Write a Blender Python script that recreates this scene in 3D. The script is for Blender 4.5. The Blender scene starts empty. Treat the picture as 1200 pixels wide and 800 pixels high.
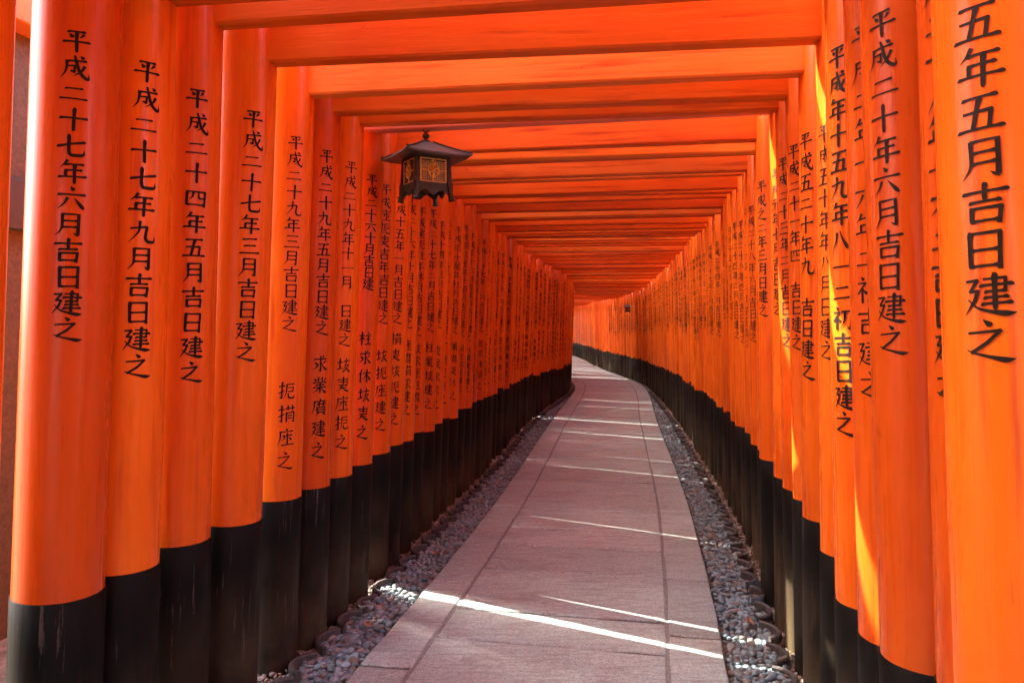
import bpy, math, random
import numpy as np
from mathutils import Vector

random.seed(11)
rng = np.random.default_rng(11)
R = math.radians
scene = bpy.context.scene
COL = scene.collection

# ------------------------------------------------------------------ camera, sky, sun, exposure
cam_data = bpy.data.cameras.new("camera")
cam = bpy.data.objects.new("camera", cam_data)
COL.objects.link(cam)
cam.location = (0, 0, 1.5)
cam.rotation_euler = (R(90), 0, 0)
cam_data.lens = 27.0
cam_data.sensor_width = 36.0
cam_data.shift_y = -23 / 1200
cam_data.clip_start = 0.05
cam_data.clip_end = 1500
scene.camera = cam

SUN_AZ = Vector((-0.87, 0.49, 0)).normalized()      # towards the sun, on the ground
SUN_EL = R(42)
world = bpy.data.worlds.new("World")
scene.world = world
world.use_nodes = True
wn = world.node_tree
bg = wn.nodes["Background"]
sky = wn.nodes.new("ShaderNodeTexSky")
sky.sky_type = 'NISHITA'
sky.sun_disc = False
sky.air_density = 0.7
sky.dust_density = 5.0
sky.ozone_density = 0.4
sky.sun_elevation = SUN_EL
sky.sun_rotation = math.atan2(SUN_AZ.x, SUN_AZ.y)
wn.links.new(sky.outputs[0], bg.inputs[0])
bg.inputs[1].default_value = 0.15

sun_data = bpy.data.lights.new("sun", 'SUN')
sun_data.energy = 2.3
sun_data.angle = R(0.5)
sun_data.color = (1.0, 0.93, 0.82)
sun = bpy.data.objects.new("sun", sun_data)
COL.objects.link(sun)
sdir = SUN_AZ * math.cos(SUN_EL) + Vector((0, 0, math.sin(SUN_EL)))
sun.rotation_euler = (-sdir).to_track_quat('-Z', 'Y').to_euler()
sun.location = sdir * 60

vs = scene.view_settings
vs.view_transform = 'Standard'
vs.look = 'None'
vs.gamma = 1.0
vs.exposure = 4.12
vs.use_curve_mapping = False
scene.render.engine = 'CYCLES'
cy = scene.cycles
cy.max_bounces = 10
cy.diffuse_bounces = 8
cy.glossy_bounces = 4
cy.caustics_reflective = False
cy.caustics_refractive = False
cy.sample_clamp_indirect = 8.0
cy.use_denoising = True


# ------------------------------------------------------------------ helpers
def mesh_obj(name, verts, faces, mat=None, parent=None, smooth=False, fmat=None):
    me = bpy.data.meshes.new(name)
    me.from_pydata([tuple(v) for v in verts], [], faces)
    mats = mat if isinstance(mat, (list, tuple)) else [mat]
    for m in mats:
        if m is not None:
            me.materials.append(m)
    if fmat is not None:
        me.polygons.foreach_set("material_index", fmat)
    if smooth:
        me.polygons.foreach_set("use_smooth", [True] * len(me.polygons))
    me.update()
    o = bpy.data.objects.new(name, me)
    COL.objects.link(o)
    if parent is not None:
        o.parent = parent
    return o


def empty(name, loc=(0, 0, 0), rz=0.0):
    o = bpy.data.objects.new(name, None)
    o.empty_display_size = 0.1
    COL.objects.link(o)
    o.location = loc
    o.rotation_euler = (0, 0, rz)
    return o


def tag(o, label=None, cat=None, group=None, kind=None):
    if label: o["label"] = label
    if cat: o["category"] = cat
    if group: o["group"] = group
    if kind: o["kind"] = kind
    return o


class MB:
    """collects shapes into one mesh"""
    def __init__(s):
        s.v, s.f = [], []

    def add(s, verts, faces):
        n = len(s.v)
        s.v += [tuple(v) for v in verts]
        s.f += [tuple(i + n for i in f) for f in faces]

    def box(s, c, d, bev=0.0, rz=0.0):
        x, y, z = d[0] / 2, d[1] / 2, d[2] / 2
        b = min(bev, x * .9, y * .9, z * .9)
        if b <= 0:
            vs_ = [(-x, -y, -z), (x, -y, -z), (x, y, -z), (-x, y, -z), (-x, -y, z), (x, -y, z), (x, y, z), (-x, y, z)]
            fs = [(0, 3, 2, 1), (4, 5, 6, 7), (0, 1, 5, 4), (1, 2, 6, 5), (2, 3, 7, 6), (3, 0, 4, 7)]
        else:
            rings = []
            for zz, i in ((-z, b), (-z + b, 0), (z - b, 0), (z, b)):
                X, Y = x - i, y - i
                k = b * .6 if i == 0 else b * .3
                rings.append([(-X + k, -Y, zz), (X - k, -Y, zz), (X, -Y + k, zz), (X, Y - k, zz),
                              (X - k, Y, zz), (-X + k, Y, zz), (-X, Y - k, zz), (-X, -Y + k, zz)])
            vs_ = [p for r in rings for p in r]
            fs = [tuple(range(7, -1, -1)), tuple(range(24, 32))]
            for q in range(3):
                for i in range(8):
                    j = (i + 1) % 8
                    fs.append((q * 8 + i, q * 8 + j, q * 8 + 8 + j, q * 8 + 8 + i))
        cz, sz = math.cos(rz), math.sin(rz)
        s.add([(c[0] + p[0] * cz - p[1] * sz, c[1] + p[0] * sz + p[1] * cz, c[2] + p[2]) for p in vs_], fs)

    def tube(s, pts, rad, n=8):
        pts = [Vector(p) for p in pts]
        rads = rad if isinstance(rad, (list, tuple)) else [rad] * len(pts)
        vs_, fs = [], []
        for i, p in enumerate(pts):
            t = (pts[min(i + 1, len(pts) - 1)] - pts[max(i - 1, 0)]).normalized()
            a = t.cross(Vector((0, 0, 1)))
            if a.length < 1e-3: a = t.cross(Vector((1, 0, 0)))
            a.normalize(); b = t.cross(a)
            for k in range(n):
                an = 2 * math.pi * k / n
                vs_.append(p + (a * math.cos(an) + b * math.sin(an)) * rads[i])
        for i in range(len(pts) - 1):
            for k in range(n):
                j = (k + 1) % n
                fs.append((i * n + k, i * n + j, i * n + n + j, i * n + n + k))
        fs.append(tuple(range(n - 1, -1, -1)))
        fs.append(tuple(range((len(pts) - 1) * n, len(pts) * n)))
        s.add(vs_, fs)

    def lathe(s, prof, n=16, c=(0, 0, 0)):
        vs_, fs = [], []
        for r, z in prof:
            for k in range(n):
                an = 2 * math.pi * k / n
                vs_.append((c[0] + r * math.cos(an), c[1] + r * math.sin(an), c[2] + z))
        for i in range(len(prof) - 1):
            for k in range(n):
                j = (k + 1) % n
                fs.append((i * n + k, i * n + j, i * n + n + j, i * n + n + k))
        fs.append(tuple(range(n - 1, -1, -1)))
        fs.append(tuple(range((len(prof) - 1) * n, len(prof) * n)))
        s.add(vs_, fs)

    def build(s, name, mat, parent=None, smooth=False):
        return mesh_obj(name, s.v, s.f, mat, parent, smooth)


# ------------------------------------------------------------------ materials
class NT:
    def __init__(s, name):
        s.m = bpy.data.materials.new(name)
        s.m.use_nodes = True
        s.t = s.m.node_tree
        s.b = s.t.nodes["Principled BSDF"]
        s.tc = s.t.nodes.new("ShaderNodeTexCoord")
        s.oi = s.t.nodes.new("ShaderNodeObjectInfo")

    def n(s, typ, **kw):
        nd = s.t.nodes.new(typ)
        for k, v in kw.items(): setattr(nd, k, v)
        return nd

    def l(s, a, b): s.t.links.new(a, b)

    def mapped(s, scale=(1, 1, 1), src=None, rnd=True):
        mp = s.n("ShaderNodeMapping")
        s.l(src or s.tc.outputs["Object"], mp.inputs["Vector"])
        mp.inputs["Scale"].default_value = scale
        if rnd:
            mu = s.n("ShaderNodeMath", operation='MULTIPLY'); mu.inputs[1].default_value = 37.0
            s.l(s.oi.outputs["Random"], mu.inputs[0])
            cx = s.n("ShaderNodeCombineXYZ")
            for i in range(3): s.l(mu.outputs[0], cx.inputs[i])
            s.l(cx.outputs[0], mp.inputs["Location"])
        return mp.outputs[0]

    def noise(s, vec, scale=5, detail=4, rough=.55, dist=0):
        nd = s.n("ShaderNodeTexNoise")
        s.l(vec, nd.inputs["Vector"])
        nd.inputs["Scale"].default_value = scale
        nd.inputs["Detail"].default_value = detail
        nd.inputs["Roughness"].default_value = rough
        nd.inputs["Distortion"].default_value = dist
        return nd.outputs["Fac"]

    def ramp(s, fac, stops):
        r = s.n("ShaderNodeValToRGB")
        s.l(fac, r.inputs[0])
        e = r.color_ramp.elements
        while len(e) < len(stops): e.new(.5)
        for el, (p, c) in zip(e, stops):
            el.position = p
            el.color = (c, c, c, 1) if isinstance(c, (int, float)) else (*c, 1)
        return r.outputs[0]

    def mix(s, fac, a, b, mode='MIX'):
        m = s.n("ShaderNodeMix", data_type='RGBA', blend_type=mode)
        for sock, val in ((m.inputs[0], fac), (m.inputs[6], a), (m.inputs[7], b)):
            if isinstance(val, (int, float)): sock.default_value = val
            elif isinstance(val, tuple): sock.default_value = (*val, 1)
            else: s.l(val, sock)
        return m.outputs[2]

    def math(s, op, a, b):
        m = s.n("ShaderNodeMath", operation=op)
        for sock, val in ((m.inputs[0], a), (m.inputs[1], b)):
            if isinstance(val, (int, float)): sock.default_value = val
            else: s.l(val, sock)
        return m.outputs[0]

    def bump(s, h, strength=.2, dist=.01, prev=None):
        b = s.n("ShaderNodeBump")
        b.inputs["Strength"].default_value = strength
        b.inputs["Distance"].default_value = dist
        s.l(h, b.inputs["Height"])
        if prev: s.l(prev, b.inputs["Normal"])
        s.l(b.outputs[0], s.b.inputs["Normal"])
        return b.outputs[0]

    def set(s, color=None, rough=None, spec=None):
        for nm, v in (("Base Color", color), ("Roughness", rough), ("Specular IOR Level", spec)):
            if v is None: continue
            if isinstance(v, (int, float)): s.b.inputs[nm].default_value = v
            elif isinstance(v, tuple): s.b.inputs[nm].default_value = (*v, 1)
            else: s.l(v, s.b.inputs[nm])
        return s.m


def mat_vermilion(name, base, alt, dark, axis, rough=(.3, .5), grain=.25, chips=.64, wear=.5):
    """painted timber; grain runs along the given axis"""
    t = NT(name)
    sc = [9, 9, 9]; sc[axis] = .5
    v = t.mapped(tuple(sc))
    g = t.noise(v, 3.0, 6, .6)
    fine = t.noise(v, 14, 4, .6)
    big = t.noise(t.mapped((1.3, 1.3, 1.3)), 1.6, 3, .5)
    c = t.mix(t.ramp(big, [(.32, 0.0), (.68, 1.0)]), base, alt)
    hue = t.ramp(t.oi.outputs["Random"], [(0, (.72, .60, .8)), (.3, (1, 1, 1)), (.7, (1.06, 1.22, 1.15)), (1, (.86, .78, 1.0))])
    c = t.mix(1.0, c, hue, 'MULTIPLY')
    streak = t.ramp(g, [(.30, 1.0), (.46, 0.0)])
    c = t.mix(t.math('MULTIPLY', streak, wear), c, dark)
    # thin drying cracks and worn chips down to dark wood
    crack = t.ramp(fine, [(.27, 1.0), (.31, 0.0)])
    c = t.mix(t.math('MULTIPLY', crack, .55), c, dark)
    chip_v = [26, 26, 26]; chip_v[axis] = 6
    chip = t.noise(t.mapped(tuple(chip_v)), 1.2, 5, .7)
    chipf = t.ramp(chip, [(chips + .08, 0.0), (chips + .10, 1.0)])
    c = t.mix(t.math('MULTIPLY', chipf, .7), c, (.16, .05, .02))
    r = t.ramp(t.noise(v, 5, 3), [(.3, rough[0]), (.7, rough[1])])
    b1 = t.bump(g, grain, .004)
    t.bump(fine, grain * .7, .0015, b1)
    return t.set(c, r, .2)


M = {}
M['post'] = mat_vermilion('vermilion_post', (.58, .084, .005), (.63, .110, .006), (.40, .036, .003), 2, (.2, .4), .2, .61, .75)
M['beam'] = mat_vermilion('vermilion_beam', (.49, .080, .004), (.54, .115, .008), (.21, .022, .003), 0, (.4, .6), .6, .60, .8)
M['beam_faded'] = mat_vermilion('faded_orange_beam', (.60, .155, .022), (.66, .215, .035), (.32, .06, .010), 0, (.45, .6), .6, .58, .9)
M['beam_pale'] = mat_vermilion('worn_pink_beam', (.62, .17, .09), (.66, .24, .14), (.4, .09, .04), 0, (.5, .7), .5, .58)


def mat_black():
    t = NT('black_base_paint')
    v = t.mapped((10, 10, .6))
    g = t.noise(v, 3.5, 6, .65)
    big = t.noise(t.mapped((2, 2, 1.2)), 2.2, 4)
    geo = t.n("ShaderNodeSeparateXYZ"); t.l(t.tc.outputs["Object"], geo.inputs[0])
    low = t.ramp(geo.outputs[2], [(0.0, 1.0), (.55, .0)])
    dirt = t.math('MULTIPLY', low, t.math('MULTIPLY', t.ramp(big, [(.35, .1), (.65, 1.0)]), t.ramp(t.oi.outputs['Random'], [(.0, .35), (.5, .7), (1.0, 1.0)])))
    c = t.mix(t.ramp(g, [(.3, 0), (.7, 1)]), (.0018, .0014, .0013), (.0062, .005, .004))
    c = t.mix(t.math('MULTIPLY', dirt, .75), c, (.13, .092, .05))
    scr = t.ramp(t.noise(t.mapped((30, 30, 1.6)), 2.0, 5, .7), [(.61, 0), (.67, 1)])
    c = t.mix(t.math('MULTIPLY', scr, .4), c, (.13, .11, .085))
    b = t.bump(g, .35, .004)
    return t.set(c, t.ramp(g, [(.3, .4), (.7, .7)]), .10)
M['black'] = mat_black()


def simple(name, col, rough=.5, nscale=20, var=.25, bump=.1, metallic=0):
    t = NT(name)
    n_ = t.noise(t.mapped((1, 1, 1)), nscale, 5, .6)
    lo = tuple(c * (1 - var) for c in col); hi = tuple(min(1, c * (1 + var)) for c in col)
    t.set(t.ramp(n_, [(.3, lo), (.7, hi)]), rough)
    t.bump(n_, bump, .003)
    t.b.inputs["Metallic"].default_value = metallic
    return t.m

M['ink'] = simple('black_lettering', (.012, .006, .004), .6, 60, .4, .1)
M['ink'].node_tree.nodes['Principled BSDF'].inputs['Specular IOR Level'].default_value = .12
M['roofcap'] = simple('black_cap', (.02, .018, .018), .45)
M['bronze'] = simple('dark_bronze', (.030, .027, .024), .42, 40, .4, .2, .55)
M['copper_roof'] = simple('lantern_roof_copper', (.075, .08, .085), .38, 25, .35, .15, .2)
M['gold'] = simple('gilt_fretwork', (.62, .34, .08), .42, 60, .25, .1, .25)
M['paper'] = simple('lantern_paper', (.42, .28, .14), .7, 30, .3, .05)
M['tile'] = simple('clay_edging', (.05, .042, .038), .6, 45, .45, .3)
M['earthwall'] = simple('earthen_wall', (.085, .056, .030), .9, 55, .35, .6)
M['darkwood'] = simple('dark_timber', (.018, .012, .009), .6, 20, .4, .3)


def mat_stone():
    t = NT('granite_paving')
    obj = t.mapped((1, 1, 1), rnd=False)
    geo = t.n("ShaderNodeNewGeometry")
    isl = geo.outputs["Random Per Island"]
    tone = t.ramp(isl, [(0, (.31, .425, .405)), (.35, (.38, .50, .48)), (.7, (.43, .555, .535)), (1, (.50, .62, .595))])
    big = t.noise(obj, 2.3, 5, .6)
    c = t.mix(t.ramp(big, [(.3, 0), (.7, .6)]), tone, (.28, .335, .315))
    spk = t.noise(obj, 95, 4, .8)
    c = t.mix(t.ramp(spk, [(.38, .8), (.50, 0)]), c, (.10, .105, .09))
    spk2 = t.noise(obj, 70, 4, .8)
    c = t.mix(t.ramp(spk2, [(.53, 0), (.64, .7)]), c, (.60, .58, .52))
    tool = t.noise(t.mapped((2.2, 26, 4), rnd=False), 1.6, 6, .75, .3)
    c = t.mix(t.ramp(tool, [(.36, .7), (.50, 0)]), c, (.18, .205, .19))
    stain = t.ramp(t.noise(t.mapped((1.2, 3.0, 1), rnd=False), 3.4, 6, .7, .6), [(.52, 0), (.66, .55)])
    c = t.mix(stain, c, (.18, .165, .14))
    worn = t.ramp(t.noise(obj, 31, 5, .7), [(.42, .35), (.6, 0)])
    c = t.mix(worn, c, (.17, .155, .135))
    h = t.noise(obj, 62, 4, .7)
    b0 = t.bump(tool, .6, .010)
    b1 = t.bump(h, .55, .006, b0)
    t.bump(spk, .4, .002, b1)
    return t.set(c, t.ramp(h, [(.3, .42), (.7, .68)]), .45)
M['stone'] = mat_stone()


def mat_island(name, stops, rough=.5, nscale=80):
    t = NT(name)
    geo = t.n("ShaderNodeNewGeometry")
    c = t.ramp(geo.outputs["Random Per Island"], stops)
    n_ = t.noise(t.mapped((1, 1, 1), rnd=False), nscale, 4, .6)
    c = t.mix(t.ramp(n_, [(.35, .35), (.6, 0)]), c, (.04, .035, .034))
    t.bump(n_, .2, .001)
    return t.set(c, rough, .5)
M['pebble'] = mat_island('pebble_stone', [(0, (.085, .13, .145)), (.3, (.14, .205, .225)), (.55, (.23, .31, .33)), (.78, (.095, .125, .13)),
                                          (.86, (.16, .12, .085)), (.93, (.24, .235, .22)), (1, (.12, .075, .055))], .6)
M['grit'] = mat_island('brown_gravel_stone', [(0, (.19, .125, .085)), (.4, (.27, .185, .135)), (.75, (.36, .28, .22)), (1, (.13, .10, .08))], .7)


def mat_ground():
    t = NT('soil')
    o = t.mapped((1, 1, 1), rnd=False)
    n1 = t.noise(o, .5, 6, .6)
    n2 = t.noise(o, 14, 6, .7)
    c = t.mix(t.ramp(n1, [(.4, 0), (.6, 1)]), (.23, .18, .13), (.15, .14, .08))
    c = t.mix(t.ramp(n2, [(.35, .7), (.6, 0)]), c, (.035, .026, .018))
    t.bump(n2, .6, .03)
    return t.set(c, .95, .2)
M['soil'] = mat_ground()
M['bed'] = simple('paving_bed', (.030, .028, .024), .95, 60, .4, .5)


# ------------------------------------------------------------------ the line of the path
CTRL = [(-1.42, -5.0), (-.86, -2.0), (-.475, .1), (-.10, 2.1), (.10, 3.19), (.36, 4.58), (.72, 6.78), (1.42, 11.8), (2.02, 15.8), (2.29, 18.3),
        (2.25, 20.6), (2.10, 23.5), (2.0, 27), (2.02, 31), (1.86, 35), (1.25, 39), (.1, 42.6), (-1.6, 45.6), (-4.0, 47.6), (-7.0, 48.6)]


def catmull(P, n=40):
    out = []
    P = [np.array(p, float) for p in P]
    for i in range(len(P) - 1):
        p0 = P[max(i - 1, 0)] if i > 0 else 2 * P[0] - P[1]
        p1, p2 = P[i], P[i + 1]
        p3 = P[i + 2] if i + 2 < len(P) else 2 * P[-1] - P[-2]
        # centripetal-ish: chord scaled tangents
        d = np.linalg.norm(p2 - p1)
        m1 = (p2 - p0) / max(np.linalg.norm(p2 - p1) + np.linalg.norm(p1 - p0), 1e-6) * d
        m2 = (p3 - p1) / max(np.linalg.norm(p3 - p2) + np.linalg.norm(p2 - p1), 1e-6) * d
        for k in range(n):
            t = k / n
            out.append((2 * t**3 - 3 * t**2 + 1) * p1 + (t**3 - 2 * t**2 + t) * m1 + (-2 * t**3 + 3 * t**2) * p2 + (t**3 - t**2) * m2)
    out.append(P[-1])
    return np.array(out)


LINE = catmull(CTRL)
SEG = np.concatenate([[0], np.cumsum(np.linalg.norm(np.diff(LINE, axis=0), axis=1))])
S_OF_Y = lambda y: float(np.interp(y, LINE[:, 1], SEG))
S0 = S_OF_Y(0.0)
SEG = SEG - S0                                     # s = 0 abreast of the camera


def at(s, lat=0.0):
    """point on the ground at arc length s, lat metres right of the middle of the path; also the heading"""
    x, y = np.interp(s, SEG, LINE[:, 0]), np.interp(s, SEG, LINE[:, 1])
    e = .15
    dx = np.interp(s + e, SEG, LINE[:, 0]) - np.interp(s - e, SEG, LINE[:, 0])
    dy = np.interp(s + e, SEG, LINE[:, 1]) - np.interp(s - e, SEG, LINE[:, 1])
    th = math.atan2(dx, dy)
    return x + lat * math.cos(th), y - lat * math.sin(th), th


def at_many(s, lat):
    x, y = np.interp(s, SEG, LINE[:, 0]), np.interp(s, SEG, LINE[:, 1])
    e = .15
    dx = np.interp(s + e, SEG, LINE[:, 0]) - np.interp(s - e, SEG, LINE[:, 0])
    dy = np.interp(s + e, SEG, LINE[:, 1]) - np.interp(s - e, SEG, LINE[:, 1])
    th = np.arctan2(dx, dy)
    return x + lat * np.cos(th), y - lat * np.sin(th)


def smooth01(a, b, x):
    t = min(1, max(0, (x - a) / (b - a)))
    return t * t * (3 - 2 * t)

# how far the inner faces of the posts stand from the middle of the path
def face_left(s):  return 1.10 - .25 * smooth01(11, 18, s)
def face_right(s): return 1.09 - .20 * smooth01(11, 18, s)


# ------------------------------------------------------------------ ground and path
GZ = -.05
g = 400
mesh_obj('ground', [(-g, -g, GZ), (g, -g, GZ), (g, g, GZ), (-g, g, GZ)], [(0, 1, 2, 3)], M['soil'])
tag(bpy.data.objects['ground'], kind='structure')

S_END = 47.0
bed = MB()
ss = np.arange(-1.9, S_END, .4)
vs_, fs_ = [], []
for i, s in enumerate(ss):
    a, b = at(s, -.78), at(s, .78)
    vs_ += [(a[0], a[1], GZ - .02), (b[0], b[1], GZ - .02), (a[0], a[1], -.012), (b[0], b[1], -.012)]
    if i:
        k = i * 4
        fs_ += [(k - 2, k - 1, k + 3, k + 2), (k - 4, k - 2, k + 2, k), (k - 1, k - 3, k + 1, k + 3)]
tag(mesh_obj('path_bed', vs_, fs_, M['bed']), kind='structure')


def paving(name):
    V, F = [], []
    strips = [(-.79, -.557, (.75, 1.15)), (-.543, .535, (.42, .74)), (.549, .79, (.70, 1.1))]
    for lo, hi, (mn, mx) in strips:
        s = -1.8 + random.uniform(0, .3)
        while s < S_END - 1:
            L = random.uniform(mn, mx)
            if hi - lo > .9 and random.random() < .35: L *= .72
            gap = random.uniform(.014, .021)
            s1 = s + L - gap
            dz = random.uniform(-.0025, .0025)
            tilt = random.uniform(-.002, .002)
            sk0, sk1 = random.uniform(-.006, .006), random.uniform(-.006, .006)
            nx = 10 if hi - lo > .9 else 3
            ny = max(2, int(L / .12))
            bev, top = .007, dz
            lat_in = np.concatenate([[lo], np.linspace(lo + bev, hi - bev, nx), [hi]])
            ss_in = np.concatenate([[s], np.linspace(s + bev, s1 - bev, ny), [s1]])
            base = len(V)
            nX, nY = len(lat_in), len(ss_in)
            for j, sv in enumerate(ss_in):
                for i, lv in enumerate(lat_in):
                    edge = i in (0, nX - 1) or j in (0, nY - 1)
                    z = top + tilt * (lv - lo) / (hi - lo)
                    chip = 0
                    if edge:
                        z -= bev * random.uniform(.5, 1.3)
                        chip = random.uniform(-.003, .0025)
                    u = (lv - lo) / (hi - lo)
                    w = (sv - s) / L
                    x, y, _ = at(sv + sk0 * u * (1 - w) + sk1 * u * w + (chip if j in (0, nY - 1) else 0), lv + (chip if i in (0, nX - 1) else 0))
                    V.append((x, y, z + random.uniform(-.0006, .0006)))
            for j in range(nY - 1):
                for i in range(nX - 1):
                    a = base + j * nX + i
                    F.append((a, a + 1, a + nX + 1, a + nX))
            # skirt
            loop = [base + i for i in range(nX)] + [base + j * nX + nX - 1 for j in range(1, nY)] + \
                   [base + (nY - 1) * nX + i for i in range(nX - 2, -1, -1)] + [base + j * nX for j in range(nY - 2, 0, -1)]
            k = len(V)
            for q in loop:
                V.append((V[q][0], V[q][1], -.06))
            for q in range(len(loop)):
                r_ = (q + 1) % len(loop)
                F.append((loop[r_], loop[q], k + q, k + r_))
            s = s1 + gap
    return mesh_obj(name, V, F, M['stone'], smooth=False)

tag(paving('path'), kind='structure')
M['mortar'] = simple('mortar', (.17, .18, .165), .95, 70, .4, .5)
V_, F_ = [], []
for lat in (-.55, .542):
    for i, s in enumerate(ss):
        a, b = at(s, lat - .012), at(s, lat + .012)
        k = len(V_)
        V_ += [(a[0], a[1], -.0045), (b[0], b[1], -.0045)]
        if i: F_.append((k - 2, k - 1, k + 1, k))
tag(mesh_obj('path_joint', V_, F_, M['mortar']), kind='structure')


# ------------------------------------------------------------------ brush lettering
def H(x0, y0, x1, y1):
    return ('s', [(x0, y0, .06), (x0 + .03, y0 + .008, .088), (x0 + (x1 - x0) * .22, y0 + (y1 - y0) * .22, .066),
                  (x0 + (x1 - x0) * .75, y0 + (y1 - y0) * .75, .064), (x1 - .055, y1 + .002, .098), (x1, y1 + .028, .03)])
def Vt(x, y0, y1, hook=0, x2=None):
    x2 = x if x2 is None else x2
    p = [(x - .035, y0 - .02, .03), (x + .005, y0 + .03, .115), (x + (x2 - x) * .3, y0 + (y1 - y0) * .3, .092), (x + (x2 - x) * .8, y0 + (y1 - y0) * .8, .094)]
    if hook:
        p += [(x2, y1 - .02, .10)]
        return ('k', p, (x2 - .13, y1 - .10))
    return ('s', p + [(x2, y1 - .05, .085), (x2, y1, .025)])
def P(*pts):
    n = len(pts) - 1
    return ('s', [(x, y, w) for (x, y), w in zip(pts, [.10] + [.092 - .062 * (i / n) for i in range(1, n)] + [.018])])
def N(*pts):
    n = len(pts) - 1
    q = [(x, y, .03 + .085 * (i / max(1, n - 1)) ** 1.3 if i < n else .015) for i, (x, y) in enumerate(pts)]
    q[-2] = (*q[-2][:2], .125)
    return ('s', q)
def D(x0, y0, x1, y1):
    return ('s', [(x0, y0, .02), ((x0 * .6 + x1 * .4), (y0 * .6 + y1 * .4), .085), (x0 * .2 + x1 * .8, y0 * .2 + y1 * .8, .125), (x1, y1, .05)])
def Z(*pts, w=.09):
    return ('z', [(x, y, w if i else w * .7) for i, (x, y) in enumerate(pts)])

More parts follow.
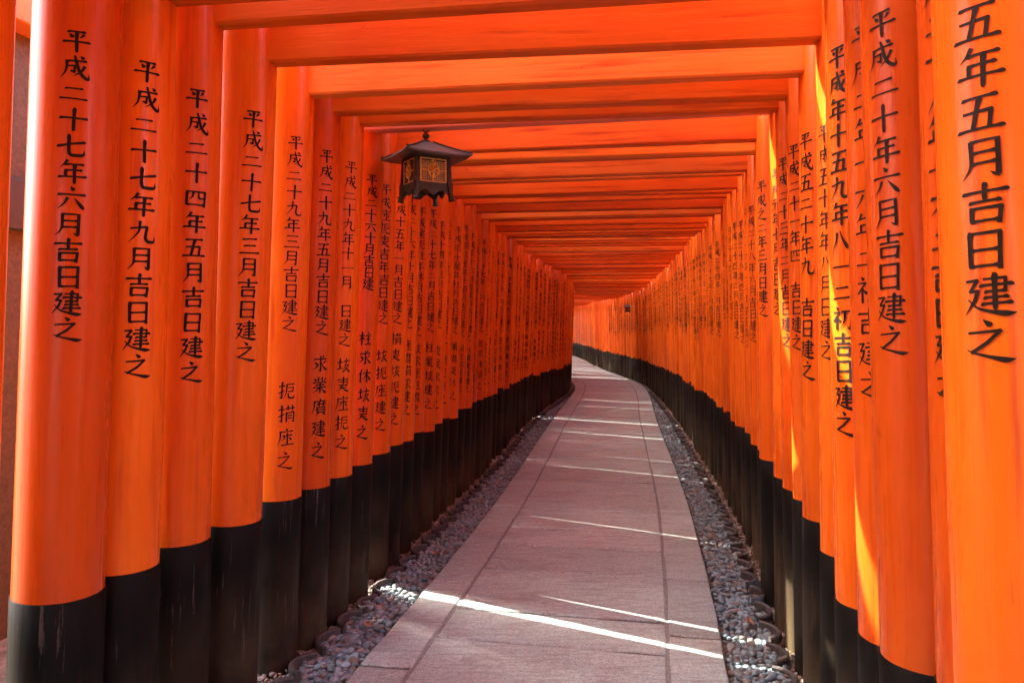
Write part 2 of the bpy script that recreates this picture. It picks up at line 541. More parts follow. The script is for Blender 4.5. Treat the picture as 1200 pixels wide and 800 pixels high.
G = {
 '平': [H(.2, .15, .8, .12), D(.28, .24, .39, .39), P((.74, .21), (.68, .30), (.60, .38)), H(.05, .56, .95, .52), Vt(.5, .14, .99)],
 '成': [P((.25, .24), (.24, .5), (.19, .74), (.04, .97)), H(.24, .28, .90, .23), Z((.27, .48), (.50, .46), (.48, .72), (.38, .67), w=.075),
        ('s', [(.50, .03, .06), (.55, .28, .09), (.63, .62, .095), (.75, .84, .11), (.90, .95, .11), (.955, .90, .06), (.945, .72, .015)]),
        P((.83, .42), (.70, .68), (.46, .88)), D(.68, .04, .80, .15)],
 '二': [H(.2, .28, .8, .24), H(.04, .80, .96, .76)],
 '三': [H(.16, .17, .84, .13), H(.22, .50, .78, .47), H(.03, .88, .97, .84)],
 '一': [H(.04, .54, .96, .49)],
 '十': [H(.04, .46, .96, .42), Vt(.5, .05, .99)],
 '四': [Vt(.13, .22, .88), Z((.12, .23), (.88, .20), (.85, .88)), P((.38, .24), (.36, .44), (.22, .62)), Z((.60, .22), (.60, .46), (.64, .52), (.80, .50), w=.075), H(.14, .83, .86, .81)],
 '五': [H(.14, .14, .86, .11), Vt(.50, .14, .88, 0, .36), Z((.18, .48), (.72, .45), (.68, .86)), H(.03, .89, .97, .86)],
 '六': [D(.44, .02, .57, .18), H(.04, .37, .96, .33), P((.38, .48), (.28, .72), (.08, .96)), D(.58, .48, .92, .92)],
 '七': [('s', [(.03, .54, .06), (.08, .54, .09), (.5, .43, .066), (.90, .34, .095), (.96, .36, .03)]),
        ('s', [(.38, .05, .05), (.42, .12, .11), (.41, .5, .09), (.42, .78, .10), (.50, .89, .11), (.80, .88, .11), (.90, .82, .07), (.90, .66, .015)])],
 '八': [P((.38, .18), (.32, .55), (.05, .94)), N((.52, .10), (.62, .42), (.82, .80), (.99, .93))],
 '九': [P((.42, .04), (.38, .5), (.04, .96)), ('s', [(.10, .38, .07), (.4, .33, .065), (.66, .29, .10), (.64, .5, .09), (.62, .75, .10), (.70, .89, .11), (.88, .90, .10), (.95, .84, .06), (.95, .66, .015)])],
 '年': [P((.34, .01), (.24, .18), (.10, .33)), H(.24, .20, .88, .17), H(.26, .44, .82, .41), Vt(.28, .43, .70), H(.03, .71, .97, .67), Vt(.56, .18, .995)],
 '月': [P((.27, .07), (.27, .55), (.22, .76), (.06, .98)), ('k', [(.26, .09, .08), (.55, .08, .066), (.79, .07, .11), (.79, .5, .092), (.78, .93, .105)], (.63, .84)), H(.28, .36, .77, .345), H(.26, .62, .77, .60)],
 '吉': [H(.04, .23, .96, .19), Vt(.5, .02, .44), H(.18, .46, .82, .43), Vt(.23, .60, .97), Z((.22, .61), (.80, .59), (.76, .96)), H(.24, .91, .78, .89)],
 '日': [Vt(.22, .10, .96), Z((.21, .12), (.81, .10), (.79, .96)), H(.24, .52, .79, .50), H(.24, .90, .79, .88)],
 '建': [Z((.42, .13), (.82, .11), (.81, .42), w=.07), H(.33, .28, .97, .25), H(.42, .43, .84, .41), H(.40, .57, .88, .55), H(.35, .72, .95, .69), Vt(.62, .01, .87),
        ('z', [(.07, .17, .06), (.29, .15, .08), (.13, .42, .07), (.29, .41, .08), (.22, .64, .08), (.02, .96, .02)]), N((.08, .60), (.26, .80), (.52, .90), (.82, .955), (1.0, .94))],
 '之': [D(.42, .01, .58, .16), Z((.12, .33), (.74, .27), (.48, .56), (.16, .80), w=.08), N((.06, .74), (.26, .82), (.56, .90), (.82, .96), (1.0, .93))],
 '初': [D(.18, .02, .30, .14), Z((.04, .26), (.36, .24), (.04, .62), w=.075), Vt(.22, .44, .99), D(.28, .50, .40, .64), P((.62, .24), (.58, .6), (.40, .94)), ('k', [(.46, .22, .07), (.70, .20, .066), (.92, .18, .10), (.90, .6, .09), (.86, .93, .10)], (.72, .84))],
 '元': [H(.2, .16, .8, .13), H(.04, .42, .96, .39), P((.38, .42), (.32, .72), (.06, .97)), ('s', [(.58, .42, .09), (.58, .75, .09), (.66, .89, .11), (.88, .88, .10), (.95, .82, .06), (.95, .68, .015)])],
 # unreadable brush signs of the donors' columns
 'a': [H(.03, .28, .37, .25), Vt(.21, .04, .95, 1), ('s', [(.02, .66, .05), (.2, .58, .08), (.38, .48, .03)]), H(.44, .16, .92, .13), P((.47, .16), (.45, .6), (.32, .98)), Z((.55, .34), (.86, .32), (.84, .54), w=.07), H(.55, .55, .84, .54), ('s', [(.58, .66, .08), (.58, .84, .09), (.66, .91, .10), (.88, .90, .10), (.95, .74, .02)])],
 'b': [H(.03, .28, .37, .25), Vt(.21, .04, .95, 1), ('s', [(.02, .66, .05), (.2, .58, .08), (.38, .48, .03)]), H(.42, .20, .97, .17), Vt(.56, .04, .32), Vt(.82, .03, .32), Vt(.47, .44, .97), ('k', [(.47, .45, .07), (.7, .43, .066), (.91, .42, .10), (.90, .93, .09)], (.78, .86)), H(.56, .60, .82, .58), H(.56, .74, .82, .72)],
 'c': [D(.48, .0, .58, .13), H(.13, .20, .93, .17), P((.19, .20), (.16, .6), (.02, .97)), H(.30, .42, .88, .39), Vt(.57, .28, .93), P((.42, .46), (.38, .58), (.28, .70)), D(.66, .48, .82, .68), H(.24, .93, .97, .90)],
 'd': [Vt(.38, .02, .30), Vt(.62, .02, .30), D(.12, .08, .25, .26), P((.88, .06), (.80, .2), (.72, .28)), H(.06, .35, .94, .32), H(.2, .49, .8, .47), H(.08, .64, .92, .61), Vt(.5, .34, .99), P((.46, .64), (.3, .8), (.05, .96)), N((.54, .64), (.66, .76), (.84, .92), (.98, .94))],
 'e': [H(.03, .30, .41, .27), Vt(.22, .04, .98), P((.21, .34), (.14, .5), (.02, .68)), D(.26, .40, .38, .54), D(.64, .02, .74, .14), H(.48, .27, .92, .24), H(.52, .53, .88, .50), H(.44, .88, .98, .85), Vt(.70, .26, .88)],
 'f': [D(.46, .0, .57, .12), H(.10, .18, .94, .15), P((.16, .18), (.14, .6), (.0, .97)), H(.3, .34, .9, .31), Vt(.45, .2, .5), Vt(.74, .2, .5), Vt(.32, .52, .82), Z((.32, .53), (.86, .51), (.85, .82), w=.07), H(.34, .66, .84, .65), H(.34, .81, .84, .80), P((.44, .82), (.38, .9), (.22, .99)), D(.70, .84, .90, .98)],
 'g': [H(.04, .34, .38, .31), Vt(.21, .10, .72), ('s', [(.02, .80, .06), (.2, .74, .085), (.40, .64, .03)]), H(.44, .26, .94, .22), P((.66, .04), (.60, .5), (.36, .95)), Z((.52, .50), (.84, .47), (.62, .76), (.44, .96), w=.07), N((.56, .54), (.68, .72), (.86, .90), (.99, .94))],
 'h': [Vt(.5, .02, .5), H(.1, .2, .9, .17), Z((.2, .34), (.8, .32), (.78, .56), w=.07), H(.22, .56, .78, .54), P((.45, .58), (.34, .78), (.06, .95)), N((.3, .62), (.5, .78), (.78, .93), (.98, .94)), H(.3, .72, .75, .70)],
 'i': [P((.24, .03), (.16, .25), (.02, .46)), Vt(.16, .30, .98), H(.34, .30, .96, .27), Vt(.64, .04, .99), P((.62, .32), (.5, .56), (.30, .76)), N((.66, .32), (.76, .52), (.9, .72), (1.0, .76))],
 'j': [D(.60, .02, .72, .12), H(.1, .24, .9, .21), ('k', [(.5, .04, .08), (.5, .5, .09), (.5, .95, .10)], (.38, .86)), D(.14, .40, .28, .56), P((.36, .52), (.24, .72), (.04, .88)), P((.86, .34), (.74, .44), (.60, .52)), N((.54, .44), (.66, .64), (.84, .84), (1.0, .88))],
}
G['木'] = [H(.05, .30, .95, .27), Vt(.5, .03, .99), P((.47, .32), (.34, .56), (.05, .82)), N((.53, .32), (.66, .52), (.84, .74), (.99, .80))]
GIB = 'abcdefghij'


def cr(pts, n=5):
    if len(pts) < 3:
        a, b = np.array(pts[0]), np.array(pts[-1])
        return [a + (b - a) * t for t in np.linspace(0, 1, n)]
    P_ = [np.array(p, float) for p in pts]
    out = []
    for i in range(len(P_) - 1):
        p1, p2 = P_[i], P_[i + 1]
        m1 = (P_[min(i + 1, len(P_) - 1)] - P_[max(i - 1, 0)]) / 2
        m2 = (P_[min(i + 2, len(P_) - 1)] - P_[i]) / 2
        m1 = m1 * .8; m2 = m2 * .8
        for k in range(n):
            t = k / n
            out.append((2*t**3 - 3*t**2 + 1) * p1 + (t**3 - 2*t**2 + t) * m1 + (-2*t**3 + 3*t**2) * p2 + (t**3 - t**2) * m2)
    out.append(P_[-1])
    return out


def stroke_quads(st, n):
    """list of strips; each strip is list of (left, right) 2-D points"""
    kind, pts = st[0], st[1]
    runs = []
    if kind == 's':
        runs.append(cr(pts, n))
    elif kind == 'z':
        for a, b in zip(pts[:-1], pts[1:]):
            runs.append([np.array(a), np.array([(a[0] + b[0]) / 2, (a[1] + b[1]) / 2, (a[2] + b[2]) / 2 * .9]), np.array(b)])
    else:
        runs.append([np.array(p) for p in pts]) if len(pts) > 4 and abs(pts[2][0] - pts[0][0]) > .15 else runs.append(cr(pts, n))
        e = pts[-1]; hx, hy = st[2]
        runs.append([np.array((e[0] + .03, e[1] + .01, .09)), np.array(((e[0] + hx) / 2, (e[1] + hy) / 2 + .02, .07)), np.array((hx, hy, .012))])
    out = []
    for r in runs:
        st_ = []
        for i, p in enumerate(r):
            d = r[min(i + 1, len(r) - 1)][:2] - r[max(i - 1, 0)][:2]
            L = np.linalg.norm(d)
            d = d / L if L > 1e-9 else np.array((1., 0))
            nn = np.array((-d[1], d[0])) * p[2] / 2
            st_.append((p[:2] - nn, p[:2] + nn))
        if kind == 'z':          # square brush corner: run a little past the corner
            d = r[-1][:2] - r[0][:2]; d = d / np.linalg.norm(d)
            w = r[-1][2]
            st_.append((st_[-1][0] + d * w * .35, st_[-1][1] + d * w * .25))
            st_.insert(0, (st_[0][0] - d * w * .3, st_[0][1] - d * w * .3))
        out.append(st_)
    return out


def inscription(post, lines, r_at, phi, detail=4, weight=1.0):
    """lines: [(text, top height, pitch, char width, char height)]; painted round the post at angle phi"""
    V, F = [], []
    k_layer = 0
    jit = random.uniform(-.004, .004)
    for text, ztop, pitch, cw, ch in lines:
        z = ztop
        for c in text:
            if c == ' ':
                z -= pitch; continue
            off = random.uniform(-.0025, .0025) + jit
            flat = c in '二三一'
            hh = ch * (.80 if c in '二一' else 1.0)
            zc = z - (ch - hh) / 2
            rot = random.uniform(-.03, .03)
            for st in G[c]:
                for strip in stroke_quads(st, detail):
                    k_layer += 1
                    base = len(V)
                    for a, b in strip:
                        mid = (a + b) / 2
                        for q in (mid + (a - mid) * weight, mid + (b - mid) * weight):
                            u0, w0 = q[0] - .5, q[1] - .5
                            u = (u0 * math.cos(rot) - w0 * math.sin(rot)) * cw
                            w = (u0 * math.sin(rot) + w0 * math.cos(rot) + .5) * hh
                            zz = zc - w
                            rr = r_at(zz) + .0014 + .00002 * (k_layer % 24)
                            al = phi + (u + off) / rr
                            V.append((rr * math.sin(al), -rr * math.cos(al), zz))
                    for i in range(len(strip) - 1):
                        F.append((base + 2*i, base + 2*i + 1, base + 2*i + 3, base + 2*i + 2))
            z -= pitch
    return mesh_obj('inscription', V, F, M['ink'], post)


# ------------------------------------------------------------------ torii gates
def post_mesh(name, r, z0, z1, nz=10, seg=36, flare=0.0, cap=True, wob=.0004):
    V, F = [], []
    ph = [random.uniform(0, 6.28) for _ in range(4)]
    for j in range(nz + 1):
        z = z0 + (z1 - z0) * j / nz
        rr = r_taper(r, z) + flare
        for k in range(seg):
            a = 2 * math.pi * k / seg
            w = 1 + wob * (math.sin(2 * a + ph[0] + z) + .7 * math.sin(3 * a + ph[1] - 1.7 * z)) / r * .12 / .12
            V.append((rr * w * math.cos(a), rr * w * math.sin(a), z))
    for j in range(nz):
        for k in range(seg):
            k2 = (k + 1) % seg
            F.append((j*seg + k, j*seg + k2, j*seg + seg + k2, j*seg + seg + k))
    me_top = tuple(range(nz * seg, nz * seg + seg))
    F.append(me_top)
    return V, F


def r_taper(r, z): return r * (1.02 - .016 * z)


def add_post(gate, side, lx, ly, lean, lean_f, r, hb, top, lines, phi, near):
    seg = 40 if near else 20
    V, F = post_mesh('post', r, hb - .03, top, 10 if near else 4, seg)
    o = mesh_obj('post', V, F, M['post'], gate, smooth=True)
    o.data.polygons[-1].use_smooth = False
    o.location = (lx, ly, 0)
    o.rotation_euler = (lean_f, lean if side < 0 else -lean, random.uniform(-.05, .05) * 0)
    V, F = post_mesh('black_base', r, GZ - .05, hb, 6 if near else 3, seg, .0035)
    # rounded shoulder at the top of the black wrap
    nv = len(V)
    V = V + [(x * .985, y * .985, z + .0025) for x, y, z in V[-seg:]]
    F = F[:-1]
    b0 = nv - seg
    for k in range(seg):
        F.append((b0 + k, b0 + (k + 1) % seg, nv + (k + 1) % seg, nv + k))
    b = mesh_obj('black_base', V, F, M['black'], o, smooth=True)
    if lines:
        inscription(o, lines, lambda z: r_taper(r, z), phi, 5 if near else 2, random.uniform(1.0, 1.28) if near else 1.4)
    return o


def beam_mesh(L, d, h, sori=0.0, n=8, bev=.008):
    """bar along x with softened edges; sori lifts the two ends"""
    V, F = [], []
    y, z = d / 2, h / 2
    prof = [(-y + bev, -z), (y - bev, -z), (y, -z + bev), (y, z - bev), (y - bev, z), (-y + bev, z), (-y, z - bev), (-y, -z + bev)]
    for i in range(n + 1):
        u = -1 + 2 * i / n
        for (a, b) in prof:
            V.append((u * L / 2, a, b + sori * u ** 4))
    for i in range(n):
        for k in range(8):
            k2 = (k + 1) % 8
            F.append((i*8 + k, i*8 + 8 + k, i*8 + 8 + k2, i*8 + k2))
    F.append(tuple(range(8))); F.append(tuple(range(n*8 + 7, n*8 - 1, -1)))
    return V, F


def torii(s, cx, cy, th, left, right, hb, znuki, beam_mat, near, lab, texts, phis=(50, 58), leanf=None, leanr=None):
    """left/right: world (x, y, r) of the post feet"""
    gate = empty('torii_gate', (cx, cy, 0), -th)
    tag(gate, lab, 'torii gate', 'vermilion torii gates over the path')
    co, si = math.cos(th), math.sin(th)
    loc = []
    for (x, y, r) in (left, right):
        dx, dy = x - cx, y - cy
        loc.append((dx * co - dy * si, dx * si + dy * co, r))
    top = znuki + .30 + random.uniform(-.02, .02)
    leans = []
    for i, (lx, ly, r) in enumerate(loc):
        side = -1 if i == 0 else 1
        lean = R(random.uniform(1.7, 2.4) if side < 0 else random.uniform(.5, 1.5) if leanr is None else leanr); lf = R(random.uniform(-.35, .35))
        leans.append(lean)
        phi = -side * R(phis[i] + (random.uniform(-4, 4) if not near else 0))
        if leanf and i == 0: lf = R(leanf)
        add_post(gate, side, lx, ly, lean, lf, r, hb[i], top, texts[i], phi, near)
    (xl, yl, rl), (xr, yr, rr) = loc
    xl2, xr2 = xl + math.tan(leans[0]) * znuki, xr - math.tan(leans[1]) * znuki
    L = math.hypot(xr2 - xl2, yr - yl); mid = ((xl2 + xr2) / 2, (yl + yr) / 2); rz = math.atan2(yr - yl, xr2 - xl2)
    tilt = random.uniform(-.006, .006)
    h = random.uniform(.145, .175)
    V, F = beam_mesh(L + .50, random.uniform(.072, .09), h)
    o = mesh_obj('tie_beam', V, F, beam_mat, gate)
    o.location = (mid[0], mid[1], znuki + h / 2); o.rotation_euler = (0, tilt, rz)
    # upper pair of lintels, with black capping
    zt = top
    V, F = beam_mesh(L + .80, .10, .13, .03)
    o = mesh_obj('lower_lintel', V, F, M['beam'], gate)
    o.location = (mid[0], mid[1], zt + .063); o.rotation_euler = (0, 0, rz)
    V, F = beam_mesh(L + 1.0, .115, .12, .05)
    o2 = mesh_obj('top_lintel', V, F, M['beam'], gate)
    o2.location = (mid[0], mid[1], zt + .063 + .128); o2.rotation_euler = (0, 0, rz)
    V, F = beam_mesh(L + 1.04, .125, .03, .05)
    c = mesh_obj('cap', V, F, M['roofcap'], o2)
    c.location = (0, 0, .0765)
    mb = MB(); mb.box((0, 0, 0), (.12, .06, zt - znuki - h - .004), .004)
    st = mb.build('strut', M['beam'], gate)
    st.location = (mid[0], mid[1], (zt + znuki + h) / 2); st.rotation_euler = (0, 0, rz)
    return gate


# near gates, read off the photograph: left (x, y, r), right (x, y, r), heights of the black bases
PITCH, CW, CH = .0755, .079, .070
def date_lines(t, z=2.318, p=PITCH, side=0):
    k_ = min(1.08, p / .0755) if side else min(1.06, max(.95, p / .0755))
    return [(t, z, p, CW * k_, CH * k_)]
LEAN_OFF = .045
near_gates = [
 # left X, Y, r | right X, Y, r | hbL hbR | beam bottom | left text | right text | lower left text
 ((-1.50, 1.74, .12), (.954, 1.45, .120), .72, .70, 2.53, '平成二十六年八月吉日建之', '平成二十五年五月吉日建之', None),
 ((-1.445, 1.95, .12), (1.04, 1.68, .120), .72, .70, 2.54, '平成二十五年七月吉日建之', '平成二十八年一木二吉日建之', None),
 ((-1.312, 2.25, .119), (1.033, 1.93, .120), .715, .66, 2.53, '平成二十七年六月吉日建之', '平成二十年六月吉日建之', None),
 ((-1.249, 2.47, .120), (1.075, 2.16, .120), .72, .62, 2.52, '平成二十七年九月吉日建之', '平成二年十六年二初吉建之', None),
 ((-1.194, 2.77, .120), (1.12, 2.43, .120), .72, .62, 2.555, '平成二十四年五月吉日建之', '平成年十五九年八一二初吉日建之', None),
 ((-1.100, 3.04, .120), (1.19, 2.74, .120), .72, .68, 2.505, '平成二十七年三月吉日建之', '平成五十年年八月日建之', None),
 ((-1.054, 3.45, .120), (1.265, 3.10, .122), .72, .71, 2.50, '平成二十九年三月吉日建之', '平成五二十年九 吉日建之', 'abc之'),
 ((-.978, 3.70, .118), (1.325, 3.36, .120), .715, .73, 2.485, '平成二十九年五月吉日建之', '平成二十一年四 吉日建之', 'jdf建之'),
 ((-.931, 3.97, .118), (1.37, 3.61, .120), .715, .72, 2.50, '平成二十九年十一月 日建之', '平成二十三年二月吉日建之', 'ghca之'),
 ((-.884, 4.27, .118), (1.41, 3.87, .120), .715, .72, 2.55, '平成二十六十月吉日建', '平成元年七月吉日建之', 'ejigh之'),
 ((-.845, 4.66, .127), (1.455, 4.22, .122), .72, .75, 2.50, '平成cah吉年吉日建之', '平成之二年三月日建之', 'gac建之'),
]
LAB_NEAR = [
 'vermilion torii gate at the right edge whose post reads Heisei 25 May, largest writing',
 'vermilion torii gate whose right post is a narrow strip beside the largest writing',
 'vermilion torii gate reading Heisei 27 June on its left post, big black base',
 'vermilion torii gate whose left post reads Heisei 27 September',
 'vermilion torii gate whose left post reads Heisei 24 May',
 'vermilion torii gate whose left post reads Heisei 27 March',
 'torii gate with pale wood grained tie beam, left post reading Heisei 29 March',
 'torii gate whose left post reads Heisei 29 May above a second column',
 'torii gate whose left post reads Heisei 29 November, just before the lantern',
 'torii gate whose left post reads Heisei 26 October, pinkish worn tie beam',
 'torii gate with broad bright left post and dusty black base, under the hanging lantern',
]
gates = []
post_marks = {'L': [], 'R': []}


def finish_texts(tl, tr, tl2, pl=PITCH, zr=2.27, pr=.0745):
    L = date_lines(tl, 2.318, pl) if tl else []
    if tl2:
        n = len(tl2)
        room = 2.318 - len(tl) * pl - .05 - .86 - .078
        p = min(.102, room / (n - 1))
        k_ = min(1, p / .088)
        L.append((tl2, .86 + p * (n - 1) + .078, p, .079 * k_, .078 * k_))
    return L, (date_lines(tr, zr, pr, 1) if tr else [])


PHI_L = {2: 36, 3: 49, 4: 49, 5: 45, 6: 47}
PHI_R = {0: 45, 1: 64, 2: 55, 3: 54, 4: 58, 5: 66, 6: 66}
P_L = {2: .0727, 3: .083, 4: .0865, 5: .081, 6: .0717, 7: .0735, 8: .0725, 9: .064}
Z_R = {0: (2.41, .082), 1: (2.33, .077), 2: (2.27, .0774), 3: (2.32, .0865), 4: (2.36, .081), 5: (2.2, .0763), 6: (2.26, .083)}
LEAN_R = {0: 1.9, 1: 1.8, 2: 1.8, 3: 1.5, 4: 1.2, 5: .6, 6: .6}
for i, (l, r, hl, hr, zn, tl, tr, tl2) in enumerate(near_gates):
    lx, ly, lr = l; rx, ry, rr = r
    th = math.atan2(-(ry - ly), rx - lx)
    n = (math.cos(th), -math.sin(th))
    l2 = (lx - n[0] * LEAN_OFF, ly - n[1] * LEAN_OFF, lr); r2 = (rx + n[0] * LEAN_OFF, ry + n[1] * LEAN_OFF, rr)
    bm = M['beam_faded'] if i == 6 else M['beam_pale'] if i == 9 else M['beam']
    gt = torii(0, (lx + rx) / 2, (ly + ry) / 2, th, l2, r2, (hl, hr), zn, bm, True, LAB_NEAR[i], finish_texts(tl, tr, tl2, P_L.get(i, PITCH), *Z_R.get(i, (2.27, .0745))),
               (PHI_L.get(i, 50), PHI_R.get(i, 58)), {9: -1.5, 10: 1.5}.get(i), LEAN_R.get(i))
    gates.append(gt)
    post_marks['L'].append(l2); post_marks['R'].append(r2)

NUM = ['一', '二', '三', '四', '五', '六', '七', '八', '九', '十', '十一', '十二']
sL = 5.26                                       # arc lengths of the following gates (abreast of the left post)
s = float(np.interp(4.71, LINE[:, 1], SEG))
k = len(near_gates)
ORD = ['thirteenth', 'fourteenth', 'fifteenth', 'sixteenth', 'seventeenth', 'eighteenth', 'nineteenth', 'twentieth']
while s < 45.5:
    sp = random.uniform(.263, .276)
    if random.random() < .04: sp += random.uniform(.02, .05)
    if s > 21: sp += random.choice([0, 0, .02, .065, .085])
    if s > 33: sp -= .01
    cx, cy, th = at(s)
    th += random.uniform(-.012, .012)
    r = min(.137, max(.120, random.gauss(.1348, .001)))
    r2 = min(.137, max(.120, random.gauss(.1348, .001)))
    shrink = smooth01(8, 19, s)
    hbL = .72 - .17 * shrink + random.uniform(-.03, .03)
    hbR = .73 - .17 * shrink + random.uniform(-.03, .03)
    zn = 2.50 - .30 * smooth01(12, 24, s) + random.uniform(-.045, .045)
    n = (math.cos(th), -math.sin(th))
    aL, aR = face_left(s) + r + .045 + random.uniform(-.015, .015), face_right(s) + r2 + .045 + random.uniform(-.015, .015)
    jl, jr = random.uniform(-.012, .012), random.uniform(-.012, .012)
    l2 = (cx - n[0] * aL + math.sin(th) * jl, cy - n[1] * aL + math.cos(th) * jl, r)
    r2_ = (cx + n[0] * aR + math.sin(th) * jr, cy + n[1] * aR + math.cos(th) * jr, r2)
    tl = tr = tl2 = None
    if s < 24:
        def mk():
            u = random.random()
            y = '二十' + random.choice(['', '一', '二', '三', '四', '五', '六', '七', '八', '九']) if u < .6 else random.choice(['元', '十', '十二', '十五', '六', '八'])
            return '平成' + y + '年' + random.choice(NUM) + '月吉日建之'
        tl, tr = mk(), mk()
        if random.random() < .6:
            tl = ''.join(random.choice(GIB) if 1 < q < len(tl) - 5 and random.random() < .5 else ch for q, ch in enumerate(tl))
        tl2 = ''.join(random.choice(GIB) for _ in range(random.choice([3, 4, 4, 5]))) + random.choice(['之', '建之'])
    dz = 0
    L, Rr = finish_texts(tl, tr, tl2)
    zdrop = zn - 2.5
    L = [(a, b + zdrop * (1 if q == 0 else .6), c, d, e) for q, (a, b, c, d, e) in enumerate(L)]
    Rr = [(a, b + zdrop, c, d, e) for (a, b, c, d, e) in Rr]
    u = random.random()
    bm = M['beam_faded'] if u < .36 else M['beam_pale'] if u < .42 else M['beam']
    q = k - len(near_gates)
    if q == 0: lab = 'torii gate seen directly behind the hanging lantern, unreadable brush writing'
    elif q == 1: lab = 'second torii gate past the hanging lantern, its left post half hidden behind it'
    elif q < 6: lab = '%s torii gate past the hanging lantern, slim strip of post showing' % ['third', 'fourth', 'fifth', 'sixth'][q - 2]
    elif s < 18: lab = 'one of the close packed torii gates lining the straight middle stretch'
    elif s < 23: lab = 'one of the small torii gates where the path bends left'
    else: lab = 'one of the distant sun flecked torii gates beyond the bend'
    gt = torii(s, cx, cy, th, l2, r2_, (hbL, hbR), zn, bm, s < 9, lab, (L, Rr))
    gates.append(gt); post_marks['L'].append(l2); post_marks['R'].append(r2_)
    s += sp; k += 1
# the tunnel goes on behind the camera
s = 1.12
while s > -3.1:
    cx, cy, th = at(s)
    n = (math.cos(th), -math.sin(th))
    torii(s, cx, cy, th, (cx - n[0] * 1.27, cy - n[1] * 1.27, .125), (cx + n[0] * 1.19, cy + n[1] * 1.19, .125), (.72, .75), 2.52, M['beam'], False,
          'one of the torii gates the path has just come through', ([], []))
    s -= .28
print('gates', len(gates))


# ------------------------------------------------------------------ gravel strips, edging tiles
def ico(sub):
    import bmesh
    bm = bmesh.new()
    bmesh.ops.create_icosphere(bm, subdivisions=sub, radius=1.0)
    v = np.array([x.co[:] for x in bm.verts]); f = np.array([[q.index for q in x.verts] for x in bm.faces])
    bm.free()
    return v, f
ICO = {1: ico(1), 2: ico(2), 3: ico(3)}


def scatter(name, mat, items):
    """items: (x, y, z, a, b, c, rz, tx, ty, sub) -> one mesh of many stones"""
    VV, FF, off = [], [], 0
    for (x, y, z, a, b, c, rz, tx, ty, sub) in items:
        v, f = ICO[sub]
        p = v * np.array((a, b, c))
        # lumpy, flattened pebble
        p = p * (1 + .10 * np.sin(v[:, [0]] * 3 + rz * 5) + .08 * np.cos(v[:, [1]] * 2.3 + x * 40))
        cx_, sx_ = math.cos(tx), math.sin(tx); cy_, sy_ = math.cos(ty), math.sin(ty); cz_, sz_ = math.cos(rz), math.sin(rz)
        Rx = np.array(((1, 0, 0), (0, cx_, -sx_), (0, sx_, cx_))); Ry = np.array(((cy_, 0, sy_), (0, 1, 0), (-sy_, 0, cy_)))
        Rz = np.array(((cz_, -sz_, 0), (sz_, cz_, 0), (0, 0, 1)))
        p = p @ (Rz @ Rx @ Ry).T + np.array((x, y, z))
        VV.append(p); FF.append(f + off); off += len(v)
    V = np.concatenate(VV); Fc = np.concatenate(FF)
    me = bpy.data.meshes.new(name)
    me.vertices.add(len(V)); me.vertices.foreach_set("co", V.astype(np.float32).ravel())
    me.loops.add(len(Fc) * 3); me.loops.foreach_set("vertex_index", Fc.astype(np.int32).ravel())
    me.polygons.add(len(Fc)); me.polygons.foreach_set("loop_start", np.arange(0, len(Fc) * 3, 3, dtype=np.int32))
    me.polygons.foreach_set("use_smooth", np.ones(len(Fc), dtype=bool))
    me.materials.append(mat)
    me.update(calc_edges=True)
    o = bpy.data.objects.new(name, me); COL.objects.link(o)
    return o


peb, grit = [], []
for side in (-1, 1):
    face = face_left if side < 0 else face_right
    for layer in range(2):
        s = .9
        while s < 26:
            size = 1.0 if s < 10 else 1.25
            p_ = .033 * size if s < 14 else .048
            lo, hi = .80, face(s) - .035
            lat = lo + .01 + random.uniform(0, p_)
            while lat < hi:
                x, y, _ = at(s + random.uniform(-.4, .4) * p_, side * lat)
                a = random.uniform(.013, .026) * size * (1.15 if random.random() < .15 else 1)
                b = a * random.uniform(.62, .92); c = a * random.uniform(.42, .62)
                edge = smooth01(lo, lo + .05, lat)
                z = GZ + .008 + layer * .014 + random.uniform(-.003, .008) + .012 * math.sin(s * 2.1 + side) * math.sin(lat * 14) - .004 * (1 - edge)
                peb.append((x, y, z, a, b, c, random.uniform(0, 6.28), random.gauss(0, .28), random.gauss(0, .28), 3 if s < 3.6 and layer else 2 if s < 9 else 1))
                lat += p_
            s += p_
    s = 1.0
    while s < 16:
        p_ = .021 if s < 8 else .032
        lo, hi = face(s) - .07, face(s) + .16
        lat = lo
        while lat < hi:
            x, y, _ = at(s + random.uniform(-.5, .5) * p_, side * (lat + random.uniform(-.4, .4) * p_))
            a = random.uniform(.007, .015) * (p_ / .021)
            grit.append((x, y, GZ + .004 + random.uniform(0, .016), a, a * random.uniform(.6, 1), a * random.uniform(.5, .8),
                         random.uniform(0, 6.28), random.gauss(0, .5), random.gauss(0, .5), 2 if s < 4.5 else 1))
            lat += p_
        s += p_
tag(scatter('pebbles', M['pebble'], peb), 'smooth blue grey pebbles filling both strips beside the paved path', 'pebbles', kind='stuff')
tag(scatter('gravel', M['grit'], grit), 'fine brown gravel between the black post bases and edging tiles', 'gravel', kind='stuff')


